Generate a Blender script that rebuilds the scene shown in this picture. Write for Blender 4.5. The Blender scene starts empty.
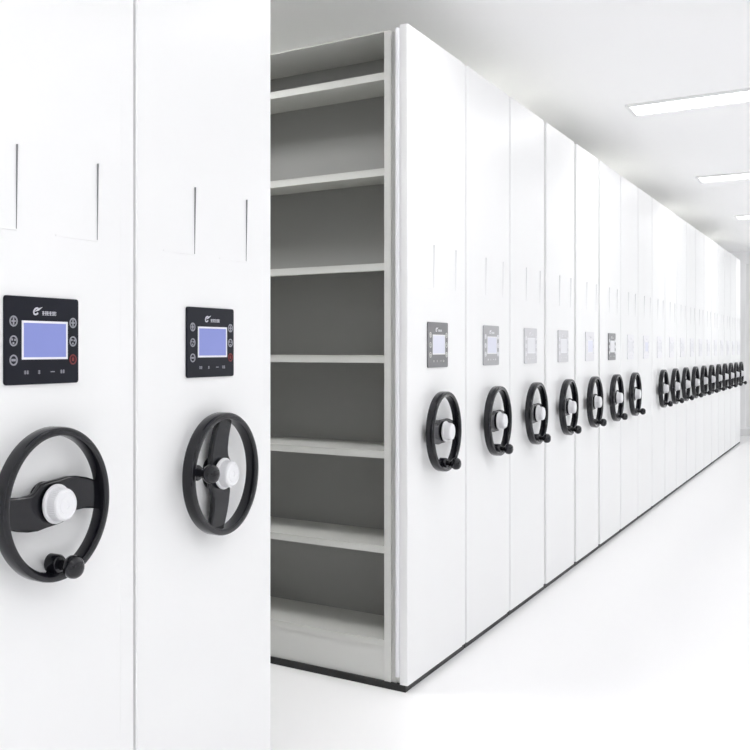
import bpy, bmesh, math, random
from mathutils import Vector, Matrix
random.seed(4)
SC = bpy.context.scene
COL = SC.collection
PI = math.pi

# ------------------------------------------------------------------ camera
CAM_H = 1.186          # height of the lens above the floor
D = 1.291              # distance from the lens to the plane of the cabinet fronts
YAW = math.radians(35.08)
FPX = 957.0
cam_d = bpy.data.cameras.new('camera')
cam = bpy.data.objects.new('camera', cam_d); COL.objects.link(cam)
cam_d.sensor_fit = 'HORIZONTAL'; cam_d.sensor_width = 36.0
cam_d.lens = FPX / 750 * 36.0
cam_d.shift_x = (375 - 193) / 750.0
cam_d.shift_y = (349.3 - 375) / 750.0
cam_d.clip_start = 0.02
cam.location = (0, 0, CAM_H)
cam.rotation_euler = (PI / 2, 0, YAW)
SC.camera = cam

# ------------------------------------------------------------------ light
SC.view_settings.view_transform = 'Standard'
SC.view_settings.look = 'None'
SC.view_settings.gamma = 1.0
SC.view_settings.use_curve_mapping = False
SC.view_settings.exposure = 0.06
SC.cycles.max_bounces = 12
SC.cycles.diffuse_bounces = 7
W = bpy.data.worlds.new('world'); SC.world = W
W.use_nodes = True
bgn = W.node_tree.nodes['Background']
bgn.inputs[0].default_value = (0.97, 0.985, 1.0, 1)
bgn.inputs[1].default_value = 1.0
LAMP = 8.0             # brightness of the ceiling panels

FLOOR_Z = 0.0
CEIL_Z = CAM_H + 1.344
X_L, X_R, Y_B, Y_F = -4.35, 2.7, -3.2, 15.1


def portal(x, y, z, sy, sz):
    l = bpy.data.lights.new('added_window_portal', 'AREA'); l.shape = 'RECTANGLE'
    l.size = sz; l.size_y = sy
    l.cycles.is_portal = True
    o = bpy.data.objects.new('added_window_portal', l); COL.objects.link(o)
    o.location = (x, y, z); o.rotation_euler = (0, PI / 2, 0)


ADDED_WIN = [(-2.6, 1.2), (1.6, 5.4), (5.8, 9.6), (10.0, 14.8)]  # unseen right wall windows, added to let daylight onto the cabinet fronts
WZ0, WZ1 = 0.35, 2.35
for a, b in ADDED_WIN:
    portal(X_R + .1, (a + b) / 2, (WZ0 + WZ1) / 2, b - a, WZ1 - WZ0)
portal(.53, Y_F + .1, 1.24, 3.7, 2.2)  # portal for the opening added in the far wall
bpy.data.objects['added_window_portal.004'].rotation_euler = (-PI / 2, 0, 0)
bpy.data.lights['added_window_portal.004'].size = 3.7
bpy.data.lights['added_window_portal.004'].size_y = 2.2


# ------------------------------------------------------------------ materials
def mat(name, col, rough=.5, metal=0.0, ior=1.5, noise=0.0, nscale=20, bump=0.0, bscale=200, coat=0.0, emit=None, es=0):
    m = bpy.data.materials.new(name); m.use_nodes = True
    nt = m.node_tree; b = nt.nodes['Principled BSDF']
    b.inputs['Base Color'].default_value = (*col, 1)
    b.inputs['Roughness'].default_value = rough
    b.inputs['Metallic'].default_value = metal
    b.inputs['IOR'].default_value = ior
    b.inputs['Coat Weight'].default_value = coat
    tc = nt.nodes.new('ShaderNodeTexCoord')
    if noise:
        n = nt.nodes.new('ShaderNodeTexNoise'); n.inputs['Scale'].default_value = nscale
        n.inputs['Detail'].default_value = 4
        nt.links.new(tc.outputs['Object'], n.inputs['Vector'])
        r = nt.nodes.new('ShaderNodeMix'); r.data_type = 'RGBA'
        r.inputs[6].default_value = (*[c * (1 - noise) for c in col], 1)
        r.inputs[7].default_value = (*[min(1, c * (1 + noise)) for c in col], 1)
        nt.links.new(n.outputs['Fac'], r.inputs[0]); nt.links.new(r.outputs[2], b.inputs['Base Color'])
    if bump:
        n = nt.nodes.new('ShaderNodeTexNoise'); n.inputs['Scale'].default_value = bscale
        nt.links.new(tc.outputs['Object'], n.inputs['Vector'])
        u = nt.nodes.new('ShaderNodeBump'); u.inputs['Strength'].default_value = bump
        u.inputs['Distance'].default_value = .001
        nt.links.new(n.outputs['Fac'], u.inputs['Height']); nt.links.new(u.outputs['Normal'], b.inputs['Normal'])
    if emit:
        b.inputs['Emission Color'].default_value = (*emit, 1); b.inputs['Emission Strength'].default_value = es
    return m


M = {}
M['white'] = mat('white_powder_coat', (.86, .86, .862), .38, noise=.01, nscale=6, bump=.05, bscale=600)
M['shelf'] = mat('grey_shelf_steel', (.60, .60, .575), .42, noise=.02, nscale=8)
M['frame'] = mat('light_grey_steel', (.62, .62, .60), .42, noise=.02, nscale=10)
M['back'] = mat('grey_back_steel', (.31, .31, .30), .5, noise=.03, nscale=6)
M['bumper'] = mat('white_rubber', (.82, .82, .85), .35, noise=.01)
M['black'] = mat('black_plastic', (.006, .006, .009), .13, ior=1.45, noise=.1, nscale=40, bump=.06, bscale=400)
M['blackbase'] = mat('black_carriage_steel', (.012, .012, .012), .55, noise=.1)
M['cap'] = mat('white_cap_plastic', (.80, .80, .82), .3, noise=.01)
M['capgrey'] = mat('grey_cap_plastic', (.66, .66, .69), .35, noise=.01)
M['panel'] = mat('black_glossy_panel', (.008, .009, .016), .3, ior=1.27, noise=.1, nscale=30)
M['screen'] = mat('blue_lcd_screen', (.13, .15, .33), .25, noise=.05, nscale=9, emit=(.20, .24, .60), es=.5)
M['sframe'] = mat('white_screen_border', (.78, .78, .84), .4, noise=.01)
M['mark'] = mat('white_print', (.60, .60, .66), .5, noise=.02)
M['markdim'] = mat('grey_print', (.30, .30, .34), .5, noise=.02)
M['red'] = mat('red_print', (.20, .02, .022), .5, noise=.02)
M['slot'] = mat('slot_shade_grey', (.22, .22, .225), .7, noise=.05)  # shade inside the card slot, put into the colour
for nm, g in (('g1', .16), ('g2', .37), ('g3', .58), ('g4', .73), ('g5', .83)):  # wash-out from glare and overexposure put into the panel colours
    M[nm] = mat('glare_grey_panel_' + nm[1], (g, g * .99, g * 1.03), .3, noise=.02)
M['paleblue'] = mat('glare_pale_screen', (.70, .71, .82), .3, noise=.01)  # this screen and the next are paled by the same glare
M['dimscreen'] = mat('glare_grey_screen', (.76, .76, .79), .3, noise=.01)
M['slotpale'] = mat('slot_shade_pale', (.74, .74, .75), .7, noise=.02)  # slot shade colour again, washed out for the cabinets past the aisle
M['wall'] = mat('white_wall_paint', (.90, .90, .91), .7, noise=.01, nscale=3)
M['ceil'] = mat('white_ceiling_paint', (.93, .93, .935), .8, noise=.004, nscale=2)
M['floor'] = mat('white_polished_floor', (.93, .925, .93), .25, noise=.004, nscale=.8)
M['trim'] = mat('grey_trim', (.80, .80, .81), .5, noise=.01)
M['alu'] = mat('white_window_aluminium', (.8, .8, .8), .4, noise=.01)
M['lamp'] = mat('lit_diffuser', (.9, .9, .9), .5, noise=.005, emit=(1, 1, 1), es=LAMP)
M['fill_rear'] = mat('fill_diffuser_above_cabinets', (.9, .9, .9), .5, noise=.005, emit=(1, 1, 1), es=LAMP * 1.4)  # glow of the added fill row
M['chrome'] = mat('brushed_steel', (.7, .7, .7), .25, metal=1, noise=.02)


# ------------------------------------------------------------------ mesh helpers
def box(bm, x0, x1, y0, y1, z0, z1):
    vs = [bm.verts.new((x, y, z)) for x in (x0, x1) for y in (y0, y1) for z in (z0, z1)]
    for f in ((0, 1, 3, 2), (4, 6, 7, 5), (0, 4, 5, 1), (2, 3, 7, 6), (0, 2, 6, 4), (1, 5, 7, 3)):
        bm.faces.new([vs[i] for i in f])


def lathe(bm, prof, cy=0, cz=0, seg=48, close=False):
    """prof: (x, r) pairs turned about an axis along X through (cy, cz)"""
    rings = []
    for x, r in prof:
        if r < 1e-6:
            rings.append([bm.verts.new((x, cy, cz))])
        else:
            rings.append([bm.verts.new((x, cy + r * math.cos(2 * PI * k / seg), cz + r * math.sin(2 * PI * k / seg))) for k in range(seg)])
    pairs = list(zip(rings[:-1], rings[1:]))
    if close: pairs.append((rings[-1], rings[0]))
    for a, b in pairs:
        for k in range(seg):
            k2 = (k + 1) % seg
            if len(a) == 1 and len(b) == 1: continue
            if len(a) == 1: bm.faces.new((a[0], b[k], b[k2]))
            elif len(b) == 1: bm.faces.new((a[k], b[0], a[k2]))
            else: bm.faces.new((a[k], b[k], b[k2], a[k2]))


def prism_x(bm, pts, x0, x1):
    """polygon in (y, z) extruded along X; x0/x1 may be functions of the point"""
    fx0 = x0 if callable(x0) else (lambda p: x0)
    fx1 = x1 if callable(x1) else (lambda p: x1)
    a = [bm.verts.new((fx0(p), p[0], p[1])) for p in pts]
    b = [bm.verts.new((fx1(p), p[0], p[1])) for p in pts]
    bm.faces.new(a[::-1]); bm.faces.new(b)
    n = len(pts)
    for i in range(n):
        j = (i + 1) % n
        bm.faces.new((a[i], a[j], b[j], b[i]))


def prism_z(bm, pts, z0, z1):
    a = [bm.verts.new((p[0], p[1], z0)) for p in pts]
    b = [bm.verts.new((p[0], p[1], z1)) for p in pts]
    bm.faces.new(a[::-1]); bm.faces.new(b)
    n = len(pts)
    for i in range(n):
        j = (i + 1) % n
        bm.faces.new((a[i], a[j], b[j], b[i]))


def obj(name, bm, m, parent=None, smooth=False, bevel=0.0, seg=2):
    bmesh.ops.recalc_face_normals(bm, faces=bm.faces)
    me = bpy.data.meshes.new(name); bm.to_mesh(me); bm.free()
    me.materials.append(m)
    o = bpy.data.objects.new(name, me); COL.objects.link(o)
    if parent: o.parent = parent
    if bevel:
        b = o.modifiers.new('bevel', 'BEVEL'); b.width = bevel; b.segments = seg; b.limit_method = 'ANGLE'
        b.angle_limit = math.radians(40)
    if smooth:
        for p in me.polygons: p.use_smooth = True
        me.set_sharp_from_angle(angle=math.radians(38))
    return o


def struct(name, bm, m, **k):
    o = obj(name, bm, m, **k); o['kind'] = 'structure'; return o


def boxes(name, m, lst, parent=None, **k):
    bm = bmesh.new()
    for b in lst: box(bm, *b)
    return obj(name, bm, m, parent, **k)


def thing(name, label, cat, loc=(0, 0, 0), group=None):
    o = bpy.data.objects.new(name, None); COL.objects.link(o)
    o.empty_display_size = .2
    o.location = loc; o['label'] = label; o['category'] = cat
    if group: o['group'] = group
    return o


# ------------------------------------------------------------------ the room
def sbox(name, m, *b, **k):
    bm = bmesh.new(); box(bm, *b); return struct(name, bm, m, **k)


sbox('floor', M['floor'], X_L - .2, X_R + .2, Y_B - .2, Y_F + .2, -.15, 0)
sbox('ceiling', M['ceil'], X_L - .2, X_R + .2, Y_B - .2, Y_F + .2, CEIL_Z, CEIL_Z + .15)
sbox('wall_left', M['wall'], X_L - .2, X_L, Y_B - .2, Y_F + .2, 0, CEIL_Z)
sbox('wall_back', M['wall'], X_L, X_R + .2, Y_B - .2, Y_B, 0, CEIL_Z)
bm = bmesh.new()
box(bm, X_L, -1.34, Y_F, Y_F + .2, 0, CEIL_Z); box(bm, 2.4, X_R + .2, Y_F, Y_F + .2, 0, CEIL_Z)
box(bm, -1.34, 2.4, Y_F, Y_F + .2, 0, .12); box(bm, -1.34, 2.4, Y_F, Y_F + .2, 2.36, CEIL_Z)
struct('wall_far', bm, M['wall'])
bm = bmesh.new()
for xx in (-1.34, -.12, 1.12, 2.35): box(bm, xx, xx + .05, Y_F + .03, Y_F + .09, .12, 2.36)
box(bm, -1.29, 2.35, Y_F + .03, Y_F + .09, .12, .17); box(bm, -1.29, 2.35, Y_F + .03, Y_F + .09, 2.31, 2.36)
struct('added_window_5', bm, M['alu'])  # opening added to brighten the far wall
bm = bmesh.new()
box(bm, X_R, X_R + .2, Y_B, Y_F, 0, WZ0); box(bm, X_R, X_R + .2, Y_B, Y_F, WZ1, CEIL_Z)
ys = [Y_B] + [v for w in ADDED_WIN for v in w] + [Y_F]
for i in range(0, len(ys), 2): box(bm, X_R, X_R + .2, ys[i], ys[i + 1], WZ0, WZ1)
struct('wall_right', bm, M['wall'])
for i, (a, b) in enumerate(ADDED_WIN):  # frames of the windows added as a light source
    bm = bmesh.new()
    t = .05
    box(bm, X_R + .05, X_R + .1, a, b, WZ0, WZ0 + t); box(bm, X_R + .05, X_R + .1, a, b, WZ1 - t, WZ1)
    n = 3
    for k in range(n + 1):
        yy = a + (b - a - t) * k / n
        box(bm, X_R + .05, X_R + .1, yy, yy + t, WZ0 + t, WZ1 - t)
    struct('added_window_%d' % (i + 1), bm, M['alu'])
sbox('baseboard_far', M['trim'], X_L, X_R, Y_F - .012, Y_F, 0, .09, bevel=.003)
# ------------------------------------------------------------------ ceiling light panels
LAMPY = [-2.15, .5, 3.15, 5.8, 8.47, 11.12, 13.8]
LL = {0: 'flat white ceiling light behind the camera', 1: 'flat white ceiling light above the first handwheel cabinet',
      2: 'flat white ceiling light level with the open aisle', 3: 'largest and nearest lit ceiling panel in view, upper right',
      4: 'middle-sized lit ceiling panel, between the nearest and the farther ones', 5: 'small lit ceiling panel near the right edge, third from the front',
      6: 'tiny farthest lit ceiling panel in front of the far wall'}
for i, y in enumerate([v - .85 for v in LAMPY[1:]]):  # unseen row, added to brighten the ceiling and the aisle shelves
    t = thing('ceiling_light', 'added fill light above the cabinet tops, unseen behind their upper edge', 'ceiling light', (-4.15, y, CEIL_Z),
              'added fill light panels above the cabinet tops')
    L, w = 2.15, .56
    boxes('light_frame', M['alu'], [(0, L, -w / 2, w / 2, -.006, 0)], t)
    boxes('diffuser', M['fill_rear'], [(.02, L - .02, -w / 2 + .02, w / 2 - .02, -.009, -.006)], t)
for i, y in enumerate(LAMPY):
    t = thing('ceiling_light', LL[i], 'ceiling light', (-1.08, y, CEIL_Z), 'flat ceiling light panels over the corridor')
    L, w = 2.5, .27
    boxes('light_frame', M['alu'], [(0, L, -w / 2, -w / 2 + .02, -.014, 0), (0, L, w / 2 - .02, w / 2, -.014, 0),
          (0, .02, -w / 2 + .02, w / 2 - .02, -.014, 0), (L - .02, L, -w / 2 + .02, w / 2 - .02, -.014, 0)], t)
    boxes('diffuser', M['lamp'], [(.02, L - .02, -w / 2 + .02, w / 2 - .02, -.008, 0)], t)

# ------------------------------------------------------------------ cabinet parts
H = 2.31
LEN = 2.8


def end_panel(w, step, rt=None):
    """sheet metal front: slightly proud middle field, set back rims, folded edges"""
    h = w / 2 - .003; f = .046; s = step
    pts = [(-.028, -h), (-.003, -h), (0, -h + .003),
           (0, h - f - .004), (-.0006, h - f - .002), (-s, h - f), (-s, h - .003), (-s - .003, h), (-.028, h)]
    bm = bmesh.new(); prism_z(bm, pts, .024, H)
    return obj('end_panel', bm, M['white'], rt)


def label_holders(rt, sm, sh=0):
    for c in (-.1145 + sh, .1145 + sh):
        bm = bmesh.new()
        z0, z1, hw = 1.410, 1.567, .062
        # tapered clear-white pocket: bottom lip, far side fin coloured as the shade inside the channel
        prism_x(bm, [(c - hw, z0 - .003), (c + hw, z0 - .003), (c + hw, z0), (c - hw, z0)], 0,
                lambda p: .0010 if p[0] < c else .0022)
        lh = obj('label_holder', bm, M['white'], rt)
        bm = bmesh.new()
        prism_x(bm, [(c + hw - .0016, z0), (c + hw, z0), (c + hw, z1), (c + hw - .0016, z1)], 0,
                lambda p: .0006 if p[1] < (z0 + z1) / 2 else .0042)
        obj('slot_shade', bm, sm, lh)


def disc(bm, cy, cz, r0, r1, x0, x1, seg=28):
    if r0 <= 0:
        lathe(bm, [(x0, 0), (x0, r1), (x1, r1), (x1, 0)], cy, cz, seg)
    else:
        lathe(bm, [(x0, r0), (x0, r1), (x1, r1), (x1, r0)], cy, cz, seg, close=True)


PW, PH, PC = .201, .166, 1.2025


def control_panel(rt, yo=.009, look=None):
    base, scr, caps, mk, brd = [M[k] for k in (look or ('panel', 'screen', 'markdim', 'mark', 'sframe'))]
    t = .005

    def U(u): return yo - PW / 2 + u * PW

    def V(v): return PC + PH / 2 - v * PH
    r = .006
    pts = []
    for cx, cz, a0 in ((PW / 2 - r, PH / 2 - r, 0), (-PW / 2 + r, PH / 2 - r, 90), (-PW / 2 + r, -PH / 2 + r, 180), (PW / 2 - r, -PH / 2 + r, 270)):
        for k in range(5):
            a = math.radians(a0 + k * 22.5); pts.append((yo + cx + r * math.cos(a), PC + cz + r * math.sin(a)))
    bm = bmesh.new(); prism_x(bm, pts, 0, t)
    p = obj('control_panel', bm, base, rt, bevel=.0012)
    a, b, c, d = U(.215), U(.835), V(.715), V(.275)
    f = .0042
    boxes('screen_border', brd, [(t, t + .0012, a, b, d - f, d), (t, t + .0012, a, b, c, c + f),
          (t, t + .0012, a, a + f, c + f, d - f), (t, t + .0012, b - f, b, c + f, d - f)], p)
    boxes('screen', scr, [(t, t + .0004, a + f, b - f, c + f, d - f)], p)
    R = .0102
    for u, v, g in ((.11, .285, 'bars'), (.11, .505, 'spin'), (.11, .72, 'dash'), (.915, .285, 'bars'), (.915, .505, 'spin'), (.915, .72, 'stop')):
        bm = bmesh.new(); cy, cz = U(u), V(v)
        mm = M['red'] if (g == 'stop' and look is None) else caps
        disc(bm, cy, cz, R * .74, R, t, t + .001)
        x1 = t + .0008
        if g == 'bars':
            box(bm, t, x1, cy - .0052, cy + .0052, cz - .0016, cz + .0016)
            box(bm, t, x1, cy - .0016, cy + .0016, cz - .0068, cz + .0068)
        elif g == 'spin':
            for q in (25, 145, 265):
                q = math.radians(q); yy, zz = cy + .0042 * math.cos(q), cz + .0042 * math.sin(q)
                box(bm, t, x1, yy - .0019, yy + .0019, zz - .0019, zz + .0019)
        elif g == 'dash':
            box(bm, t, x1, cy - .0055, cy + .0055, cz - .0022, cz + .0022)
        else:
            box(bm, t, x1, cy - .0035, cy + .0035, cz - .0035, cz + .0035)
            box(bm, t, x1, cy - .001, cy + .001, cz + .0035, cz + .0065)
        obj('push_button', bm, mm, p, smooth=False)
    # swooping emblem and the row of tiny characters after it
    bm = bmesh.new(); cy, cz = U(.405), V(.165)
    arc = []
    for k in range(15):
        q = math.radians(65 + k * 19); arc.append((cy + .0065 * math.cos(q) + .0025 * math.sin(q), cz + .0062 * math.sin(q)))
    for k in range(14):
        a_, b_ = Vector(arc[k]), Vector(arc[k + 1]); nrm = Vector((-(b_ - a_).y, (b_ - a_).x)).normalized() * .0016
        prism_x(bm, [tuple(a_ - nrm), tuple(b_ - nrm), tuple(b_ + nrm), tuple(a_ + nrm)], t, t + .0007)
    prism_x(bm, [(cy - .005, cz - .001), (cy + .006, cz + .0015), (cy + .017, cz + .0085), (cy + .006, cz + .0058)], t, t + .0009)
    obj('logo', bm, mk, p)
    bm = bmesh.new(); x1 = t + .0007
    for k in range(6):
        yy = U(.485) + k * .0066; zz = V(.185)
        box(bm, t, x1, yy, yy + .0055, zz + .0022, zz + .0032); box(bm, t, x1, yy, yy + .0055, zz - .0008, zz + .0004)
        box(bm, t, x1, yy + (.0018, .0028, .0008)[k % 3], yy + (.0030, .0040, .0020)[k % 3], zz - .0036, zz + .0042)
        box(bm, t, x1, yy + .0004, yy + .0050, zz - .0038, zz - .0029)
    obj('lettering', bm, mk, p)
    zz = V(.86)
    for u, n in ((.245, 2), (.43, 1), (.60, 0), (.735, 2)):
        bm = bmesh.new()
        for k in range(max(n, 1)):
            yy = U(u) + k * .0066
            if n == 0:
                box(bm, t, x1, yy, yy + .011, zz - .0008, zz + .0010); continue
            box(bm, t, x1, yy, yy + .0054, zz + .0018, zz + .0028); box(bm, t, x1, yy, yy + .0054, zz - .0030, zz - .0020)
            box(bm, t, x1, yy + .002, yy + .0034, zz - .0036, zz + .0036); box(bm, t, x1, yy, yy + .0054, zz - .0006, zz + .0004)
        obj('button_caption', bm, caps, p)
    return p


def handwheel(rt, turn=0.0, yo=0.0):
    # rim
    bm = bmesh.new()
    R1, R0, xa, xb, c = .1462, .129, .016, .047, .005
    prof = [(xa, R0 + c), (xa, R1 - c), (xa + c * .3, R1 - c * .3), (xa + c, R1), (xb - c, R1), (xb - c * .3, R1 - c * .3), (xb, R1 - c),
            (xb, R0 + c), (xb - c * .3, R0 + c * .3), (xb - c, R0), (xa + c, R0), (xa + c * .3, R0 + c * .3)]
    lathe(bm, prof, seg=80, close=True)
    wheel = obj('handwheel', bm, M['black'], rt, smooth=True)
    wheel.location = (0, yo + .012, .888); wheel.rotation_euler = (turn, 0, 0)
    # two swept blades, point-symmetric about the hub
    half = [(.022, -.040), (.036, -.036), (.048, -.022), (.062, -.016), (.090, -.0125), (.138, -.014),
            (.139, .002), (.136, .036), (.118, .043), (.092, .049), (.062, .052), (.035, .051), (.012, .046)]
    ct, st = math.cos(-.13), math.sin(-.13)
    half = [(a * ct - b * st, a * st + b * ct) for a, b in half]
    pts = half + [(-a, -b) for a, b in half]
    bm = bmesh.new()

    def dish(p): return .006 * min(1, math.hypot(*p) / .13)
    prism_x(bm, pts, lambda p: .014 + dish(p) * .6, lambda p: .028 + dish(p) * .6)
    obj('spokes', bm, M['black'], wheel, bevel=.004, smooth=True)
    # shaft housing on the cabinet and boss under the cap
    bm = bmesh.new()
    lathe(bm, [(0, 0), (0, .040), (.004, .040), (.007, .036), (.009, .034), (.028, .034), (.032, .034), (.0345, .032), (.0345, 0)], seg=48)
    obj('hub', bm, M['black'], wheel, smooth=True)
    bm = bmesh.new()
    seg = 90
    prof = [(0.0440, 0), (0.0440, .0385), (0.0460, .040), (0.0490, .040), (0.0510, .0385), (0.0510, .0335), (0.0700, .0315), (0.0730, .0295), (0.0740, .027),
            (0.0725, .0255), (0.0725, .019), (0.0735, .018), (0.0735, .008), (0.0725, .007), (0.0725, 0)]
    prof = [(x, r * .94) for x, r in prof]
    lathe(bm, prof, seg=seg)
    # fine ribs on the side of the cap
    for k in range(0, 45):
        a = 2 * PI * k / 45
        ca, sa = math.cos(a), math.sin(a)
        ta = .0008
        pr = []
        for (x, r) in ((.051, .0315), (.051, .0328), (.069, .0309), (.069, .0296)):
            pr.append((x, r))
        v1 = [bm.verts.new((x, r * ca - ta * sa, r * sa + ta * ca)) for x, r in pr]
        v2 = [bm.verts.new((x, r * ca + ta * sa, r * sa - ta * ca)) for x, r in pr]
        bm.faces.new(v1); bm.faces.new(v2[::-1])
        for i in range(4):
            j = (i + 1) % 4; bm.faces.new((v1[i], v2[i], v2[j], v1[j]))
    obj('hub_cap', bm, M['cap'], wheel, smooth=True).location.x = -.010
    # spinner knob at the bottom of the rim on a scalloped boss
    bm = bmesh.new()
    kz = -.115
    lathe(bm, [(0.0180, 0), (0.0180, .0185), (0.0400, .0185), (0.0440, .016), (0.0460, .010), (0.0450, .0085), (0.0570, .0085), (0.0620, .012),
               (0.0645, .0175), (0.0700, .0212), (0.0760, .0222), (0.0830, .0212), (0.0890, .0175), (0.0925, .012), (0.0935, .006), (0.0936, 0)], 0, kz, 40)
    obj('crank_knob', bm, M['black'], wheel, smooth=True)
    return wheel


def chassis(rt, w):
    boxes('base_carriage', M['blackbase'], [(-LEN, -.008, -w / 2 + .004, w / 2 - .004, 0, .024)], rt)


def closed_body(rt, w):
    h = w / 2 - .008
    boxes('carcass', M['frame'], [(-LEN, -.028, -h, h, .024, H - .01)], rt)


SHELF_Z = [2.132, 1.796, 1.463, 1.138, .803, .470, .141]   # lower edge of each shelf lip


def open_body(rt, w, side):
    """rack with shelves showing on one side (side = -1 faces the lens, +1 faces away)"""
    h = w / 2 - .006
    s = side
    boxes('back_panel', M['back'], [(-LEN, -.028, -.004 if s < 0 else .0, .0 if s < 0 else .004, .024, H - .01)], rt)
    # the blank half behind
    y0, y1 = (0.002, h) if s < 0 else (-h, -.002)
    boxes('carcass', M['frame'], [(-LEN, -.028, y0, y1, .024, H - .01)], rt)
    ups = [-.088, -.088 - .9, -.088 - 1.8]

    def Y(a, b): return (s * b, s * a) if s < 0 else (s * a, s * b)
    bm = bmesh.new()
    ya, yb = Y(h - .03, h)
    # end post with groove towards the front panel
    box(bm, -.088, -.062, ya, yb, .024, H - .01)
    ya, yb = Y(.004, h - .012)
    box(bm, -.066, -.028, ya, yb, .024, H - .01)
    obj('upright', bm, M['frame'], rt, bevel=.0015)
    for k in (1, 2):
        bm = bmesh.new()
        ya, yb = Y(h - .03, h)
        box(bm, ups[k] - .04, ups[k], ya, yb, .024, H - .01)
        ya, yb = Y(.004, h - .03); box(bm, ups[k] - .026, ups[k] - .014, ya, yb, .024, H - .01)
        obj('upright', bm, M['frame'], rt, bevel=.0015)
    for k in range(3):
        xr = ups[k] if k == 0 else ups[k] - .04
        xl = (ups[k + 1] if k < 2 else -LEN)
        for z in SHELF_Z:
            bm = bmesh.new()
            ya, yb = Y(.005, h - .002)
            box(bm, xl, xr, ya, yb, z + .023, z + .0255)
            ya, yb = Y(h - .006, h - .0035); box(bm, xl, xr, ya, yb, z, z + .023)
            ya, yb = Y(h - .020, h - .006); box(bm, xl, xr, ya, yb, z, z + .002)
            obj('shelf', bm, M['shelf'], rt)
        xr_ = xr
        ya, yb = Y(.005, h - .002)
        boxes('top_cover', M['frame'], [(xl, xr, ya, yb, H - .012, H - .008)], rt)
    # plinth under the lowest shelf
    ya, yb = Y(h - .012, h - .008)
    boxes('plinth', M['frame'], [(-LEN, -.045, ya, yb, .024, .151)], rt)


def bumper(rt, w, side):
    """round white rubber strip down the closing edge"""
    bm = bmesh.new()
    n = 14; r = .0075; cy = side * (w / 2 - .004)
    prism_z(bm, [(-.036 + r * math.cos(2 * PI * k / n), cy + side * .2 * r + r * math.sin(2 * PI * k / n)) for k in range(n)], .05, H - .01)
    obj('rubber_strip', bm, M['bumper'], rt, smooth=True)


EDGE = [3.122, 3.722, 4.295, 4.882, 5.483, 6.06, 6.65, 7.228, 7.763]
STEP = .559
N_FAR = 11
GRP = 'closed white shelving cabinets with black handwheels'
FARG = 'far row of closed shelving cabinets beyond the cabinet without a wheel'
spec = []
spec.append((1.024, 1.624, 'left', 'white shelving cabinet cut by the left photo edge, lavender screen, handwheel spokes level'))
spec.append((1.624, 2.206, 'leftopen', 'white shelving cabinet just left of the open aisle, handwheel turned with its knob pointing left'))
lab = ['white cabinet right of the open aisle with its grey empty shelves showing',
       'white cabinet directly right of the one with open shelves, grey control panel paled by glare',
       'second white cabinet right of the open shelves, with a wide pale panel',
       'third white cabinet right of the open shelves, with upright grooves beside its edges',
       'fourth white cabinet right of the one with open shelves, narrow pale panel',
       'second white cabinet left of the one without a wheel, mid row',
       'white cabinet directly left of the narrow cabinet that has no handwheel',
       'narrow white cabinet without a handwheel, between the near wheels and the far wheels']
for i in range(8):
    spec.append((EDGE[i], EDGE[i + 1], 'open' if i == 0 else ('fixed' if i == 7 else 'mid%d' % i), lab[i]))
ordn = ['first', 'second', 'third', 'fourth', 'fifth', 'sixth', 'seventh', 'eighth', 'ninth', 'tenth']
for i in range(N_FAR):
    y0 = EDGE[-1] + i * STEP
    l = ('%s far white cabinet beyond the one without a wheel, small black handwheel' % ordn[i]) if i < 10 else \
        'last white cabinet at the far end of the row, nearest the far wall'
    spec.append((y0, y0 + STEP, 'far', l))

tmpl_wheel = None; panels = {}


def L_(b, s='dimscreen', m='frame'): return (b, s, m, 'bumper', 'bumper')  # panel, screen and print colours with the glare painted in


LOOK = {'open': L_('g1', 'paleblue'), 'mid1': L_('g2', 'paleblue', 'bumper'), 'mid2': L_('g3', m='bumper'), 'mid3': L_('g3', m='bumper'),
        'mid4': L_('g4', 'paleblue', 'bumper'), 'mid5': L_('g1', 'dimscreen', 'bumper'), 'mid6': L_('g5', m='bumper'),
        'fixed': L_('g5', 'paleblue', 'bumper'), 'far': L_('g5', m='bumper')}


def copy_under(o, parent):
    c = o.copy(); COL.objects.link(c); c.parent = parent
    for ch in list(o.children): copy_under(ch, c)
    return c


for y0, y1, kind, label in spec:
    w = y1 - y0
    grp = {'far': FARG}.get(kind, GRP)
    if kind in ('open', 'fixed'): grp = None
    rt = thing('mobile_shelving_cabinet', label, 'shelving cabinet', (-D, (y0 + y1) / 2, 0), grp)
    step = .009 if kind in ('mid3', 'mid4', 'mid2') else .0028
    end_panel(w, step, rt)
    chassis(rt, w)
    if kind == 'open': open_body(rt, w, -1)
    elif kind == 'leftopen': open_body(rt, w, 1)
    else: closed_body(rt, w)
    if kind == 'open': bumper(rt, w, -1)
    if kind == 'leftopen': bumper(rt, w, 1)
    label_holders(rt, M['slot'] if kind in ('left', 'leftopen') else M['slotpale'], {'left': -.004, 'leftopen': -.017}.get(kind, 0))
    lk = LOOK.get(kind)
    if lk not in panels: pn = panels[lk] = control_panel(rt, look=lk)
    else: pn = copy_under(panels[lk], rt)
    if kind == 'leftopen': pn.location.y = -.016
    if kind == 'open': panels[lk].location.y = -.028
    if kind == 'fixed': continue
    if tmpl_wheel is None: wh = tmpl_wheel = handwheel(rt)
    else: wh = copy_under(tmpl_wheel, rt)
    if kind == 'open': wh.location.y -= .042
    if kind == 'leftopen': wh.location.y -= .012
    wh.location.z = {'left': .893, 'leftopen': .889}.get(kind, .886)
    wh.rotation_euler = (-PI / 2 - .12, 0, 0) if kind == 'leftopen' else (random.uniform(-.05, .05) if kind != 'left' else .03, 0, 0)
